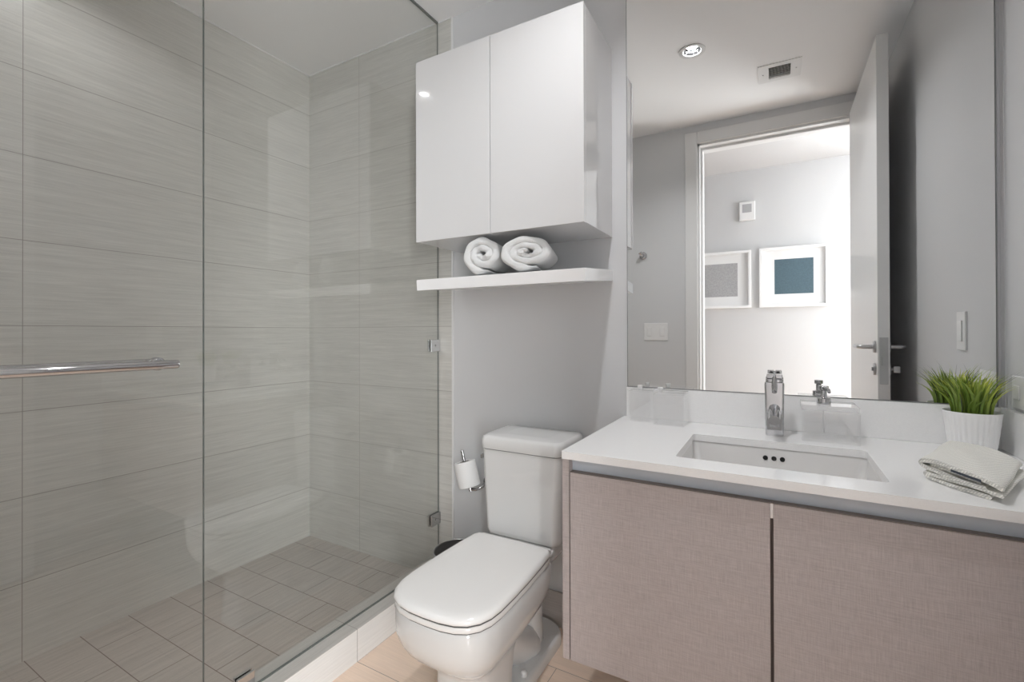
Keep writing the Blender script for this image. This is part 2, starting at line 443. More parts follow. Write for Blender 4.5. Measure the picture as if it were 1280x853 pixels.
# metal strip closing the edge of the tiles, pale joint lines along the shower ceiling
struct('trim_3', box(-1.241, -1.232, YB-0.002, YB+0.002, 0.112, CEIL), M['trim'])
bm = bmesh.new()
add_box(bm, XL, XL+0.005, YF, YB, CEIL-0.005, CEIL); add_box(bm, XL, -1.24, YB-0.005, YB, CEIL-0.005, CEIL)
struct('trim_4', bm, M['trim'])
bm = bmesh.new(); add_box(bm, XC, XR-0.001, YB-0.010, YB+0.002, 0, 0.130); add_box(bm, XC, XR-0.001, YB-0.0105, YB-0.006, 0.130, 0.133, mi=1)
struct('baseboard_back', bm, [M['tile_base'], M['tile_base']])
struct('baseboard_right', box(XR-0.01, XR, YF+0.02, YB-0.012, 0, 0.132), M['tile_base'])

# door leaf, standing open along the right wall
d1 = struct('door_1', box(0.378, 0.421, -0.018, 0.803, 0.008, 2.40, 0.002, 1), M['door'])
bm = box(0.384, 0.414, 0.8035, 0.8065, 0.905, 1.105, 0.0012); add_box(bm, 0.391, 0.408, 0.8065, 0.812, 0.985, 1.025, 0.001)
struct('lock_plate', bm, M['steel'], d1)
for sx, x in ((-1, 0.378), (1, 0.421)):
    bm = add_lathe(bmesh.new(), [(0, 0), (0.026, 0), (0.026, 0.008), (0, 0.008)], (x, 0.748, 1.063), 28, Matrix.Rotation(sx*math.pi/2, 4, 'Y'))
    add_tube(bm, [(x+sx*0.006, 0.748, 1.063), (x+sx*0.045, 0.748, 1.063), (x+sx*0.056, 0.744, 1.063), (x+sx*0.058, 0.73, 1.063), (x+sx*0.058, 0.63, 1.063)], 0.0095)
    struct('lever_handle', bm, M['steel'], d1)
    bm = add_lathe(bmesh.new(), [(0, 0), (0.026, 0), (0.026, 0.008), (0, 0.008)], (x, 0.748, 0.966), 28, Matrix.Rotation(sx*math.pi/2, 4, 'Y'))
    if sx > 0:
        add_tube(bm, [(x+0.006, 0.748, 0.966), (x+0.018, 0.748, 0.966)], 0.006); add_box(bm, x+0.018, x+0.042, 0.742, 0.754, 0.952, 0.98, 0.003)
    else:
        add_box(bm, x-0.014, x-0.008, 0.742, 0.754, 0.958, 0.974, 0.002)
    struct('privacy_turn', bm, M['steel'], d1)

# ------------------------------------------------------------------ shower glass
def glass_pane(y0, y1, z0, z1, parent):
    bm = bmesh.new(); add_box(bm, XG-0.003, XG+0.003, y0, y1, z0, z1)
    bm.normal_update()
    for f in bm.faces:
        if abs(f.normal.x) < 0.5: f.material_index = 1
    return obj('glass_panel', bm, [M['glass'], M['glass_edge']], parent)
scr = thing('shower_screen', 'fixed clear glass shower panel clipped to the tiled back wall beside the wall cabinet', 'glass panel', (XG, 1.16, 0.112))
glass_pane(0.6745, YB-0.003, 0.116, CEIL-0.004, scr)
obj('bottom_seal', box(XG-0.003, XG+0.003, 0.677, YB-0.003, 0.112, 0.1155), M['glass_edge'], scr)
obj('ceiling_channel', box(XG-0.005, XG+0.005, 0.677, YB-0.001, CEIL-0.006, CEIL-0.0005), M['glass_edge'], scr)
for y0, y1, z0, z1 in ((1.598, YB, 1.047, 1.10), (1.598, YB, 0.283, 0.333), (0.757, 0.807, 0.112, 0.166)):
    bm = bmesh.new()
    add_box(bm, XG+0.003, XG+0.011, y0, y1, z0, z1, 0.0015); add_box(bm, XG-0.011, XG-0.003, y0, y1, z0, z1, 0.0015)
    add_lathe(bm, [(0, 0), (0.005, 0), (0.005, 0.002), (0, 0.002)], (XG+0.011, (y0+y1)/2, (z0+z1)/2), 16, Matrix.Rotation(math.pi/2, 4, 'Y'))
    obj('clip', bm, M['chrome'], scr)
sd = thing('shower_door', 'frameless clear glass shower door carrying a chrome towel bar', 'shower door', (XG, 0.32, 0.125))
glass_pane(-0.012, 0.6730, 0.122, CEIL-0.012, sd)
for sx in (1, -1):
    x = XG+sx*0.055
    bm = add_tube(bmesh.new(), [(x, 0.07, 1.057), (x, 0.33, 1.057), (x, 0.585, 1.057)], 0.0105, 20)
    for yy in (0.585,): add_lathe(bm, [(0, 0), (0.0105, 0), (0.0095, 0.003), (0, 0.004)], (x, yy, 1.057), 20, Matrix.Rotation(-math.pi/2, 4, 'X'))
    b = obj('towel_bar' if sx > 0 else 'grab_bar', bm, M['chrome'], sd)
    for yy in (0.567, 0.09):
        bm = add_tube(bmesh.new(), [(XG+sx*0.003, yy, 1.057), (x-sx*0.004, yy, 1.057)], 0.008, 18)
        add_lathe(bm, [(0, 0), (0.016, 0), (0.016, 0.004), (0.012, 0.006), (0, 0.006)], (XG+sx*0.003, yy, 1.057), 24, Matrix.Rotation(sx*math.pi/2, 4, 'Y'))
        obj('standoff', bm, M['chrome'], b)
for z0 in (0.30, 2.05):
    bm = bmesh.new(); add_box(bm, XG-0.012, XG-0.003, -0.028, 0.045, z0, z0+0.09, 0.002); add_box(bm, XG+0.003, XG+0.012, -0.028, 0.045, z0, z0+0.09, 0.002); add_box(bm, XG-0.003, XG+0.003, -0.0295, -0.0125, z0, z0+0.09)
    obj('hinge', bm, M['chrome'], sd)

# ------------------------------------------------------------------ wall cabinet, shelf and rolled towels
CX0, CX1, CZ0, CZ1, CYF = -1.194, -0.517, 1.477, 2.163, 1.372
cab = thing('wall_cabinet', 'glossy white two-door wall cabinet hung above the toilet', 'cabinet', ((CX0+CX1)/2, YB, CZ0))
bm = box(CX0+0.001, CX1-0.001, CYF+0.022, YB+0.0015, CZ0, CZ1, 0.001, 1)
obj('body', bm, M['gloss_white'], cab)
SEAM = -0.861
for x0, x1 in ((CX0, SEAM-0.0015), (SEAM+0.0015, CX1)):
    obj('door', box(x0, x1, CYF, CYF+0.018, CZ0-0.002, CZ1, 0.0012, 2), M['gloss_white'], cab)
obj('door_gap', box(CX0+0.004, CX1-0.004, CYF+0.018, CYF+0.022, CZ0+0.003, CZ1-0.003), M['lacquer_seam'], cab)
bm = box(CX0-0.001, CX1+0.001, CYF, YB+0.001, -0.041, 0.0, 0.0015, 1)
tilt = Matrix.Translation((0, YB, 1.358)) @ Matrix.Rotation(math.radians(5.2), 4, 'X') @ Matrix.Translation((0, -YB, 0))
bmesh.ops.transform(bm, matrix=tilt, verts=bm.verts)
for v in bm.verts: v.co.y = min(v.co.y, YB+0.0015)
tag(obj('wall_shelf', bm, M['shelf'], loc=(-0.855, YB, 1.32)), 'slim white floating shelf under the wall cabinet', 'shelf')

def rolled_towel(name, label, cx, cz, rx, rz, y0, length, turns, phase, squash, seed, turn):
    """a towel rolled about the y axis: one thick band wound in a spiral and pressed flat"""
    n = 190; bm = bmesh.new(); L = length/2; rr = 0.013
    prof = []
    for k in range(6):
        t = math.pi/2*k/5; prof.append((0.15+0.85*math.sin(t), -L+rr*(1-math.sin(t)*0)-rr*math.cos(t)))
    prof = [(a, y) for a, y in prof]
    top = prof + [(1.0, -L*0.4), (1.0, 0.0), (1.0, L*0.4)] + [(a, -y) for a, y in reversed(prof)]
    loop = top + [(-a, y) for a, y in reversed(top)]
    half = 0.45/turns
    loops = []
    for i in range(n+1):
        s = i/n
        th = phase + 2*math.pi*turns*s
        rad = 0.12 + (1-half-0.12)*s
        rad *= 1 + (0.05*math.sin(2*th+seed)+0.03*math.sin(5*th+2*seed))*(1-s)
        hh = half*0.93*(1+0.10*math.sin(7*th+seed))
        if s > 0.96: hh *= max(0.2, (1-s)/0.04)
        if s < 0.05: hh *= max(0.3, s/0.05)
        ring = []
        for a, y in loop:
            r_ = rad + a*hh
            px = math.cos(th)*r_; pz = math.sin(th)*r_
            pz *= 1-squash*(1-min(1, abs(r_)))
            wy = 0.006*math.sin(th*1.3+seed)*(1-s)+0.003*math.sin(3*th)
            yy = y+wy*(1 if y < 0 else -1)
            ring.append(Vector((px*rx, yy, pz*rz)))
        loops.append(ring)
    add_loft(bm, loops)
    bmesh.ops.transform(bm, matrix=Matrix.Translation((cx, y0, cz)) @ Matrix.Rotation(math.radians(turn), 4, 'Z') @ Matrix.Translation((0, L, 0)), verts=bm.verts)
    o = obj(name, bm, M['terry'], loc=(cx, y0+length/2, cz-rz))
    tag(o, label, 'towel', 'rolled towels on the shelf')
    return o
rolled_towel('rolled_towel', 'round rolled white towel, left one of the two on the floating shelf', -0.901, 1.4075, 0.081, 0.0765, 1.382, 0.19, 2.4, 2.47, 0.25, 3, 13)
rolled_towel('rolled_towel', 'wider flattened rolled white towel, right one of the two on the floating shelf', -0.723, 1.402, 0.103, 0.068, 1.384, 0.19, 2.6, 1.31, 0.35, 8, 17)

# ------------------------------------------------------------------ mirror
MX0, MX1, MZ0 = -0.463, 0.495, 0.937
mir = thing('wall_mirror', 'large frameless wall mirror above the vanity backsplash', 'mirror', (0.02, YB, MZ0))
obj('mirror_glass', box(MX0+0.002, MX1-0.003, YB-0.0035, YB-0.0030, MZ0+0.002, CEIL-0.002), M['mirror'], mir)
obj('edge', box(MX0, MX1, YB-0.003, YB+0.0015, MZ0, CEIL-0.001), M['mirror_edge'], mir)
obj('side_strip', box(MX1, MX1+0.006, YB-0.006, YB+0.0015, MZ0, CEIL-0.001), M['steel'], mir)

# ------------------------------------------------------------------ vanity
VX0, VYF, VZ0 = -0.476, 1.102, 0.303
CT_X0, CT_Y0, CT_Z0, CT_Z = -0.474, 1.091, 0.812, 0.831
van = thing('vanity_cabinet', 'floating taupe linen-look vanity cabinet with two wide doors', 'cabinet', (0.02, 1.38, VZ0))
bm = bmesh.new()
add_box(bm, VX0+0.0185, XR-0.002, 1.123, YB-0.012, VZ0+0.004, VZ0+0.022); add_box(bm, VX0+0.0185, XR-0.002, YB-0.030, YB-0.012, VZ0+0.022, CT_Z0-0.002)
add_box(bm, XR-0.020, XR-0.002, 1.155, YB-0.030, VZ0+0.022, CT_Z0-0.002); add_box(bm, -0.019, 0.0, 1.1225, 1.150, VZ0+0.022, 0.764)
obj('body', bm, M['linen_dark'], van)
bm = box(VX0, VX0+0.018, VYF, YB-0.012, VZ0, CT_Z0-0.0005)
obj('side_panel', bm, M['linen'], van)
obj('door', box(VX0+0.0205, -0.0125, VYF, VYF+0.019, VZ0, 0.7765, 0.0008, 1), M['linen'], van)
obj('door', box(-0.0065, XR-0.012, VYF, VYF+0.019, VZ0, 0.7765, 0.0008, 1), M['linen'], van)
obj('door_edge_band', box(VX0+0.0205, XR-0.012, VYF+0.001, VYF+0.020, 0.7766, 0.7785), M['linen_dark'], van)
# finger-pull channel: a shallow concave metal gutter above the doors
prof = [(1.1245, 0.765), (1.1245, 0.790), (1.1235, 0.798), (1.121, 0.804), (1.117, 0.809), (1.111, 0.8115)]
bm = bmesh.new()
add_loft(bm, [[Vector((x, y, z)) for y, z in prof] + [Vector((x, 1.128, 0.8117)), Vector((x, 1.128, 0.765))] for x in (VX0+0.0185, XR-0.002)])
obj('finger_channel', bm, M['alu'], van)
bm = box(-0.0125, -0.0065, VYF+0.006, VYF+0.012, 0.745, 0.7785); obj('seam_glint', bm, M['steel'], van)  # pale strip put in for the reflection at the top of the door seam

ct = thing('countertop', 'white quartz counter slab with a sink cut-out on the vanity', 'countertop', (0.02, 1.38, CT_Z0))
SKX0, SKX1, SKY0, SKY1 = -0.213, 0.196, 1.176, 1.462
def rrect(x0, x1, y0, y1, r, n=5):
    pts = []
    for cx, cy_, a0 in ((x1-r, y1-r, 0), (x0+r, y1-r, 90), (x0+r, y0+r, 180), (x1-r, y0+r, 270)):
        for k in range(n+1):
            a = math.radians(a0+90*k/n); pts.append((cx+r*math.cos(a), cy_+r*math.sin(a)))
    return pts
bm = add_slab_with_holes(bmesh.new(), rrect(CT_X0, XR-0.001, CT_Y0, YB, 0.0015, 1), [rrect(SKX0, SKX1, SKY0, SKY1, 0.010)], CT_Z0, CT_Z)
obj('slab', bm, M['quartz'], ct)
tag(obj('backsplash', box(CT_X0+0.010, XR-0.001, YB-0.013, YB+0.0015, CT_Z, 0.936, 0.0008, 1), M['quartz'], loc=(0.02, YB, CT_Z)), 'low white quartz backsplash strip between the counter and the mirror', 'backsplash')
tag(obj('side_splash', box(XR-0.014, XR-0.0005, CT_Y0+0.002, YB-0.0132, CT_Z, 0.936, 0.0008, 1), M['quartz'], loc=(XR, 1.37, CT_Z)), 'short white quartz side splash along the right wall behind the potted grass', 'backsplash')

sk = thing('sink', 'white undermount rectangular basin with three overflow holes set into the counter', 'sink', (0, 1.32, 0.67))
def basin_loop(ins, z, r, xs=0):
    return [Vector((x, y, z)) for x, y in rrect(SKX0-0.004+ins, SKX1+0.004-ins, SKY0-0.004+ins, SKY1+0.004-ins, r, 6)]
bm = bmesh.new()
lps = [basin_loop(-0.012, CT_Z0-0.0005, 0.02), basin_loop(0.0, CT_Z0-0.0005, 0.014), basin_loop(0.002, CT_Z0-0.006, 0.014), basin_loop(0.010, 0.72, 0.03), basin_loop(0.022, 0.692, 0.035), basin_loop(0.05, 0.682, 0.04), basin_loop(0.11, 0.680, 0.03)]
add_loft(bm, lps, False, True)
lps2 = [basin_loop(-0.012, CT_Z0-0.0005, 0.02), basin_loop(-0.012, CT_Z0-0.012, 0.02), basin_loop(-0.002, 0.70, 0.03), basin_loop(0.04, 0.666, 0.04)]
add_loft(bm, lps2, False, True)
bmesh.ops.remove_doubles(bm, verts=bm.verts, dist=0.00005)
obj('bowl', bm, M['basin'], sk)
for x in (-0.027, -0.0065, 0.0135):
    yb = SKY1+0.004-0.0045
    bm = add_lathe(bmesh.new(), [(0, 0), (0.0062, 0), (0.0062, 0.003), (0.0045, 0.0035), (0, 0.0012)], (x, yb+0.0012, 0.785), 20, Matrix.Rotation(math.pi/2, 4, 'X'))
    obj('overflow_hole', bm, M['black'], sk)
bm = add_lathe(bmesh.new(), [(0, 0), (0.030, 0), (0.030, 0.003), (0.022, 0.004), (0.020, 0.002), (0, 0.003)], (-0.008, 1.35, 0.680), 28)
obj('drain', bm, M['chrome'], sk)

# ------------------------------------------------------------------ faucet
FX, FY = -0.005, 1.563
fa = thing('faucet', 'chrome single-lever basin faucet standing behind the sink', 'faucet', (FX, FY, CT_Z))
bm = bmesh.new()
add_loft(bm, [[Vector((x, y, z)) for x, y in rrect(FX-hw, FX+hw, FY-hd, FY+hd, 0.006, 4)] for z, hw, hd in ((CT_Z, .0225, .021), (CT_Z+.004, .0232, .0215), (.90, .0238, .022), (.978, .0252, .023), (.984, .0245, .0225))])
obj('body', bm, M['chrome'], fa)
bm = add_tube(bmesh.new(), [(FX, FY-0.018, .908), (FX, FY-0.05, .903), (FX, FY-0.085, .896), (FX, FY-0.112, .890)], [.0155, .0150, .0145, .0142], 24)
sp = obj('spout', bm, M['chrome'], fa)
bm = add_tube(bmesh.new(), [(FX, FY-0.098, .884), (FX, FY-0.099, .871)], .0105, 20)
obj('aerator', bm, M['steel'], sp)
bm = bmesh.new()
add_loft(bm, [[Vector((x, y, z)) for x, y in rrect(FX-hw, FX+hw, FY-hd, FY+hd, 0.010, 5)] for z, hw, hd in ((.9855, .0215, .0205), (.987, .022, .021), (.992, .022, .021), (.994, .021, .020))])
add_box(bm, FX-0.0195, FX-0.0015, FY-0.008, FY+0.026, .994, 1.007, 0.002); add_box(bm, FX+0.0025, FX+0.0205, FY-0.008, FY+0.026, .994, 1.007, 0.002)
add_tube(bm, [(FX, FY+0.006, .998), (FX+0.0005, FY-0.018, .992), (FX+0.0005, FY-0.046, .976), (FX+0.0005, FY-0.062, .962)], [.006, .007, .0075, .0065], 16)
obj('lever', bm, M['chrome'], fa)

# ------------------------------------------------------------------ clear acrylic boxes on the counter
def open_box(bm, x0, x1, y0, y1, z0, z1, t, mi_rim=1):
    """hollow box with walls t thick, open at the top"""
    o = [(x0, y0), (x1, y0), (x1, y1), (x0, y1)]; i = [(x0+t, y0+t), (x1-t, y0+t), (x1-t, y1-t), (x0+t, y1-t)]
    V = lambda pts, z: [bm.verts.new((x, y, z)) for x, y in pts]
    ob, ot, it, ib = V(o, z0), V(o, z1), V(i, z1), V(i, z0+t)
    for A, B, mi in ((ob, ot, 0), (ot, it, mi_rim), (it, ib, 0)):
        for k in range(4):
            f = bm.faces.new((A[k], A[(k+1) % 4], B[(k+1) % 4], B[k])); f.material_index = mi
    f = bm.faces.new(ob[::-1]); f.material_index = 0
    f = bm.faces.new(ib); f.material_index = 0
def canister(label, x0, x1, y0, y1, ztop, kx, kz):
    t = thing('acrylic_canister', label, 'canister', ((x0+x1)/2, (y0+y1)/2, CT_Z), 'clear canisters at the left end of the counter')
    bm = bmesh.new(); open_box(bm, x0, x1, y0, y1, CT_Z+0.0002, ztop, 0.004)
    obj('box', bm, [M['acrylic'], M['acrylic_edge']], t)
    bm = box(x0-0.001, x1+0.001, y0-0.001, y1+0.001, ztop+0.0004, ztop+0.005, 0.001, 1)
    ld = obj('lid', bm, M['acrylic'], t)
    bm = add_lathe(bmesh.new(), [(0, 0), (0.007, 0), (0.007, 0.003), (0.009, 0.010), (0.008, 0.013), (0, 0.014)], (kx, (y0+y1)/2, ztop+0.005), 20)
    obj('knob', bm, M['plastic'], ld)
canister('narrow clear acrylic canister at the far left end of the counter', -0.437, -0.362, 1.570, 1.640, .932, -0.405, 0)
canister('wide clear acrylic canister beside the narrow one, nearer the faucet', -0.349, -0.254, 1.545, 1.638, .930, -0.335, 0)
tr = thing('soap_dispenser', 'wide clear acrylic soap dispenser with a chrome pump, right of the faucet', 'soap dispenser', (0.125, 1.57, CT_Z))
bm = bmesh.new(); open_box(bm, 0.060, 0.192, 1.512, 1.632, CT_Z+0.0002, .916, 0.006, 0)
obj('reservoir', bm, [M['acrylic'], M['acrylic_edge']], tr)
ld = obj('lid', box(0.061, 0.191, 1.513, 1.631, .9164, .930, .0015, 2), M['acrylic_edge'], tr)
QX, QY = 0.1155, 1.567
bm = add_lathe(bmesh.new(), [(0, .9302), (.0165, .9302), (.0168, .932), (.0168, .944), (.0160, .946), (.0075, .947), (.0070, .966), (.0068, .968), (0, .968)], (QX, QY, 0), 30)
obj('collar', bm, M['chrome'], tr)
bm = add_lathe(bmesh.new(), [(0, .9682), (.0115, .9682), (.0118, .970), (.0118, .978), (.011, .9795), (0, .980)], (QX, QY, 0), 28)
add_tube(bm, [(QX, QY-.006, .974), (QX+.004, QY-.022, .974), (QX+.008, QY-.040, .972), (QX+.009, QY-.046, .966)], [.0055, .005, .0045, .004], 14)
obj('pump_head', bm, M['chrome'], tr)
obj('dip_tube', add_tube(bmesh.new(), [(QX, QY, .916), (QX, QY, .85)], .003, 10), M['plastic'], tr)

# ------------------------------------------------------------------ potted grass
PX, PY = 0.4255, 1.584
pl = thing('potted_plant', 'small white ribbed pot of bright green grass in the counter corner', 'plant', (PX, PY, CT_Z))
bm = bmesh.new(); rings = []
prof = [(0.0, CT_Z), (.040, CT_Z), (.0425, CT_Z+.003), (.046, .860), (.0505, .898), (.0545, .926), (.0553, .9305), (.0535, .9315), (.0515, .926), (.050, .915)]
seg = 144
for r, z in prof:
    if r == 0: rings.append([bm.verts.new((PX, PY, z))]); continue
    ring = []
    for k in range(seg):
        a = 2*math.pi*k/seg
        rib = 0.0013*math.cos(30*a) if CT_Z+.002 < z < .925 and r > .04 and (r, z) != prof[-1] else 0
        ring.append(bm.verts.new((PX+(r+rib)*math.cos(a), PY+(r+rib)*math.sin(a), z)))
    rings.append(ring)
for A, B in zip(rings, rings[1:]):
    for k in range(seg):
        if len(A) == 1: f = bm.faces.new((A[0], B[(k+1) % seg], B[k]))
        else: f = bm.faces.new((A[k], A[(k+1) % seg], B[(k+1) % seg], B[k]))
        f.smooth = True
obj('pot', bm, M['pot'], pl)
bm = add_lathe(bmesh.new(), [(0, .9225), (.02, .9235), (.04, .922), (.0507, .9205), (.045, .914), (0, .914)], (PX, PY, 0), 32)
obj('soil', bm, M['soil'], pl)
bm = bmesh.new(); lay = bm.loops.layers.color.new('blade')
rnd = random.Random(21)
for i in range(150):
    a = rnd.uniform(0, 2*math.pi); r = 0.037*math.sqrt(rnd.random())
    x, y = PX+r*math.cos(a), PY+r*math.sin(a)
    long_ = rnd.random() < 0.10
    h = rnd.uniform(0.075, 0.120) if not long_ else rnd.uniform(0.125, 0.150)
    out = (0.012 + 1.45*r)*rnd.uniform(0.5, 1.25)*(h/0.11)
    if rnd.random() < 0.07: out *= 1.5; h *= 0.85
    da = a+rnd.gauss(0, 0.45)
    dx, dy = math.cos(da), math.sin(da)
    px, py = -dy, dx
    tw = rnd.uniform(-0.9, 0.9)
    wx, wy = px*math.cos(tw)+dx*math.sin(tw), py*math.cos(tw)+dy*math.sin(tw)
    w = rnd.uniform(0.0030, 0.0056) if not long_ else rnd.uniform(0.0009, 0.0014)
    old = 1.0 if long_ and rnd.random() < 0.8 else (rnd.random()*0.35 if rnd.random() < 0.3 else 0.0)
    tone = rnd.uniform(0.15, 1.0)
    rows = []
    for k in range(7):
        t = k/6
        o_ = out*t**2.4; z = .920 + h*t - 0.25*out*t*t*t
        ww = w*(1-t**1.8)*(0.75+0.5*t*(1-t)*4*0.5)
        cx_, cy_ = x+dx*o_, y+dy*o_
        cx_ = min(cx_, 0.503); cy_ = min(cy_, 1.651)
        c = Vector((cx_, cy_, z))
        fold = Vector((dx, dy, 0))*ww*0.45
        row = [bm.verts.new(c-Vector((wx, wy, 0))*ww+fold*0), bm.verts.new(c-fold), bm.verts.new(c+Vector((wx, wy, 0))*ww)]
        for v in row: v.co.x = min(v.co.x, 0.505); v.co.y = min(v.co.y, 1.653)
        rows.append(row)
    for k in range(6):
        for j in range(2):
            f = bm.faces.new((rows[k][j], rows[k][j+1], rows[k+1][j+1], rows[k+1][j])); f.smooth = True
            for l, tt in zip(f.loops, (k, k, k+1, k+1)):
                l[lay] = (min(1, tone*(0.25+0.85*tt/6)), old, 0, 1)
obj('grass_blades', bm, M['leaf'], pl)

# ------------------------------------------------------------------ folded hand towel
TO = Vector((0.256, 1.243, 0)); SA = Vector((0.55, -0.835, 0)).normalized(); DA = Vector((0.385, 0.923, 0)).normalized()
def fold_sweep(bm, path, half, d0, d1, skew=0.0, n=14, seed=1):
    """ribbon of cloth following path (s, z), given thickness and swept along DA"""
    rnd = random.Random(seed)
    pts = []
    for i in range(len(path)-1):
        a, b = Vector(path[i]), Vector(path[i+1])
        for k in range(4): pts.append(a.lerp(b, k/4))
    pts.append(Vector(path[-1]))
    for _ in range(3):
        pts = [pts[0]]+[(pts[i-1]+pts[i]*2+pts[i+1])/4 for i in range(1, len(pts)-1)]+[pts[-1]]
    nor = []
    for i in range(len(pts)):
        t = (pts[min(i+1, len(pts)-1)]-pts[max(i-1, 0)]).normalized(); nor.append(Vector((-t.y, t.x)))
    outline = [(p+q*half) for p, q in zip(pts, nor)]
    e = (pts[-1]-pts[-2]).normalized(); outline.append(pts[-1]+e*half*0.8)
    outline += [(p-q*half) for p, q in reversed(list(zip(pts, nor)))]
    e = (pts[0]-pts[1]).normalized(); outline.append(pts[0]+e*half*0.8)
    loops = []
    for k in range(n+1):
        t = k/n; d = d0+(d1-d0)*t
        sh = 1.0 if 0 < k < n else 0.96
        L = []
        for p in outline:
            droop = 0.0016*math.sin(9*t+p.x*40+seed)
            s_ = p.x + skew*t
            zz = p.y + droop*min(1, max(0, (p.y-CT_Z)*40))
            L.append(TO + SA*s_ + DA*(d+0.003*math.sin(p.x*50+seed+p.y*200)) + Vector((0, 0, max(zz, CT_Z+0.0003))))
        loops.append(L)
    add_loft(bm, loops)
    return bm
ht = thing('folded_hand_towel', 'folded cream knit hand towel lying on the counter in front of the potted grass', 'towel', TO+Vector((0, 0, CT_Z)))
Z = CT_Z
bm = fold_sweep(bmesh.new(), [(0.150, Z+.026), (0.128, Z+.034), (0.085, Z+.0405), (0.03, Z+.0405), (0.004, Z+.037), (-0.002, Z+.031), (0.006, Z+.0245), (0.04, Z+.0225), (0.10, Z+.0195), (0.122, Z+.0185)], 0.0042, 0.0, 0.262, 0.0, 16, 1)
obj('top_fold', bm, M['knit'], ht)
bm = fold_sweep(bmesh.new(), [(0.150, Z+.0145), (0.10, Z+.0140), (0.05, Z+.0145), (0.012, Z+.0155), (0.006, Z+.0115), (0.014, Z+.0065), (0.06, Z+.0045), (0.13, Z+.0045)], 0.0036, 0.004, 0.25, 0.012, 16, 4)
obj('bottom_fold', bm, M['knit'], ht)
bm = fold_sweep(bmesh.new(), [(0.02, Z+.0310), (0.07, Z+.0300), (0.112, Z+.0270)], 0.0034, 0.008, 0.20, 0.0, 10, 6)
obj('tucked_end', bm, M['knit'], ht)
bm = bmesh.new()
L = [[TO+SA*s_+DA*d+Vector((0, 0, z)) for s_, z in ((0.062, Z+.0330), (0.062, Z+.0362), (0.116, Z+.0335), (0.116, Z+.0290))] for d in (-0.004, 0.05)]
add_loft(bm, L); obj('woven_tag', bm, M['knit_label'], ht)

# ------------------------------------------------------------------ toilet
TX = -0.780
OUT = [(0, .918), (.05, .920), (.09, .928), (.120, .943), (.142, .967), (.155, 1.0), (.160, 1.04), (.1605, 1.12), (.158, 1.20), (.153, 1.29), (.147, 1.365), (.138, 1.383), (.12, 1.389), (0, 1.390)]
def outline(scale_x=1.0, y_front=None, y_back=None, inset=0.0):
    pts = [(x, y) for x, y in OUT]
    f0, b0 = OUT[0][1], OUT[-1][1]
    yf = f0 if y_front is None else y_front; yb = b0 if y_back is None else y_back
    half = []
    for x, y in pts:
        t = (y-f0)/(b0-f0)
        yy = yf+(yb-yf)*t
        half.append((x*scale_x, yy))
    full = half + [(-x, y) for x, y in reversed(half[1:-1])]
    cx_, cy_ = 0.0, (yf+yb)/2
    if inset:
        res = []
        for x, y in full:
            d = Vector((x-cx_, y-cy_)); l = d.length
            res.append((x-d.x/l*inset, y-d.y/l*inset))
        full = res
    return full
def lp(o2, z): return [Vector((TX+x, y, z)) for x, y in o2]
toi = thing('toilet', 'white two-piece toilet with its squared seat lid closed', 'toilet', (TX, 1.28, 0))
bm = bmesh.new()
secs = [(0.386, 0.955, .926, 1.40), (0.380, 0.99, .921, 1.402), (0.355, 0.99, .921, 1.40), (0.325, 0.985, .923, 1.395), (0.295, 0.95, .932, 1.38), (0.265, 0.875, .951, 1.36), (0.238, 0.765, .982, 1.335), (0.215, 0.65, 1.009, 1.305), (0.197, 0.575, 1.029, 1.285), (0.182, 0.545, 1.040, 1.27), (0.16, 0.52, 1.047, 1.265), (0.10, 0.525, 1.045, 1.25), (0.04, 0.545, 1.040, 1.24), (0.0, 0.56, 1.036, 1.24)]
add_loft(bm, [lp(outline(sx, yf, yb), z) for z, sx, yf, yb in secs])
obj('bowl', bm, M['ceramic'], toi)
# trapway bulging behind the bowl, and the spread foot it stands on
bm = bmesh.new()
add_tube(bm, [(TX, 1.20, .20), (TX, 1.26, .17), (TX, 1.32, .125), (TX, 1.37, .085), (TX, 1.42, .06), (TX, 1.44, .03)], [.066, .066, .064, .064, .068, .072], 28)
add_tube(bm, [(TX, 1.30, .33), (TX, 1.40, .33), (TX, 1.46, .31), (TX, 1.485, .24), (TX, 1.49, .15), (TX, 1.49, .04)], [.07, .075, .072, .060, .052, .056], 28)
obj('trapway', bm, M['ceramic'], toi)
foot = []
for x, y in rrect(-0.098, 0.098, 1.13, 1.635, 0.088, 8): foot.append((x*(1.0 if y > 1.35 else 1.0+0.16*(1.35-y)), y))
def inset2(pts, d):
    cx_, cy_ = 0, 1.38
    return [(x-math.copysign(min(d, abs(x)), x), y-(y-cy_)/0.25*d) for x, y in pts]
bm = bmesh.new(); add_loft(bm, [lp(foot, 0.0), lp(foot, .016), lp(inset2(foot, .002), .030), lp(inset2(foot, .006), .036), lp(inset2(foot, .012), .038)])
obj('foot', bm, M['ceramic'], toi)
for s in (1, -1):
    bm = add_lathe(bmesh.new(), [(0, 0), (.0115, 0), (.011, .012), (.0085, .017), (0, .018)], (TX+s*0.076, 1.318, .036), 24)
    obj('bolt_cap', bm, M['plastic'], toi)
bm = bmesh.new()   # ledge that carries the tank
add_loft(bm, [[Vector((TX+x, y, z)) for x, y in rrect(-w, w, y0, y1, 0.03, 5)] for z, w, y0, y1 in ((.325, .085, 1.37, 1.60), (.35, .115, 1.36, 1.625), (.380, .130, 1.355, 1.628), (.396, .128, 1.40, 1.630), (.4035, .122, 1.44, 1.626))])
obj('tank_ledge', bm, M['ceramic'], toi)
bm = bmesh.new()
add_loft(bm, [lp(outline(.965, .924, 1.388), .3895), lp(outline(.99, .919, 1.39), .392), lp(outline(.99, .919, 1.39), .4005), lp(outline(.975, .922, 1.388), .4045)])
obj('seat', bm, M['seat'], toi)
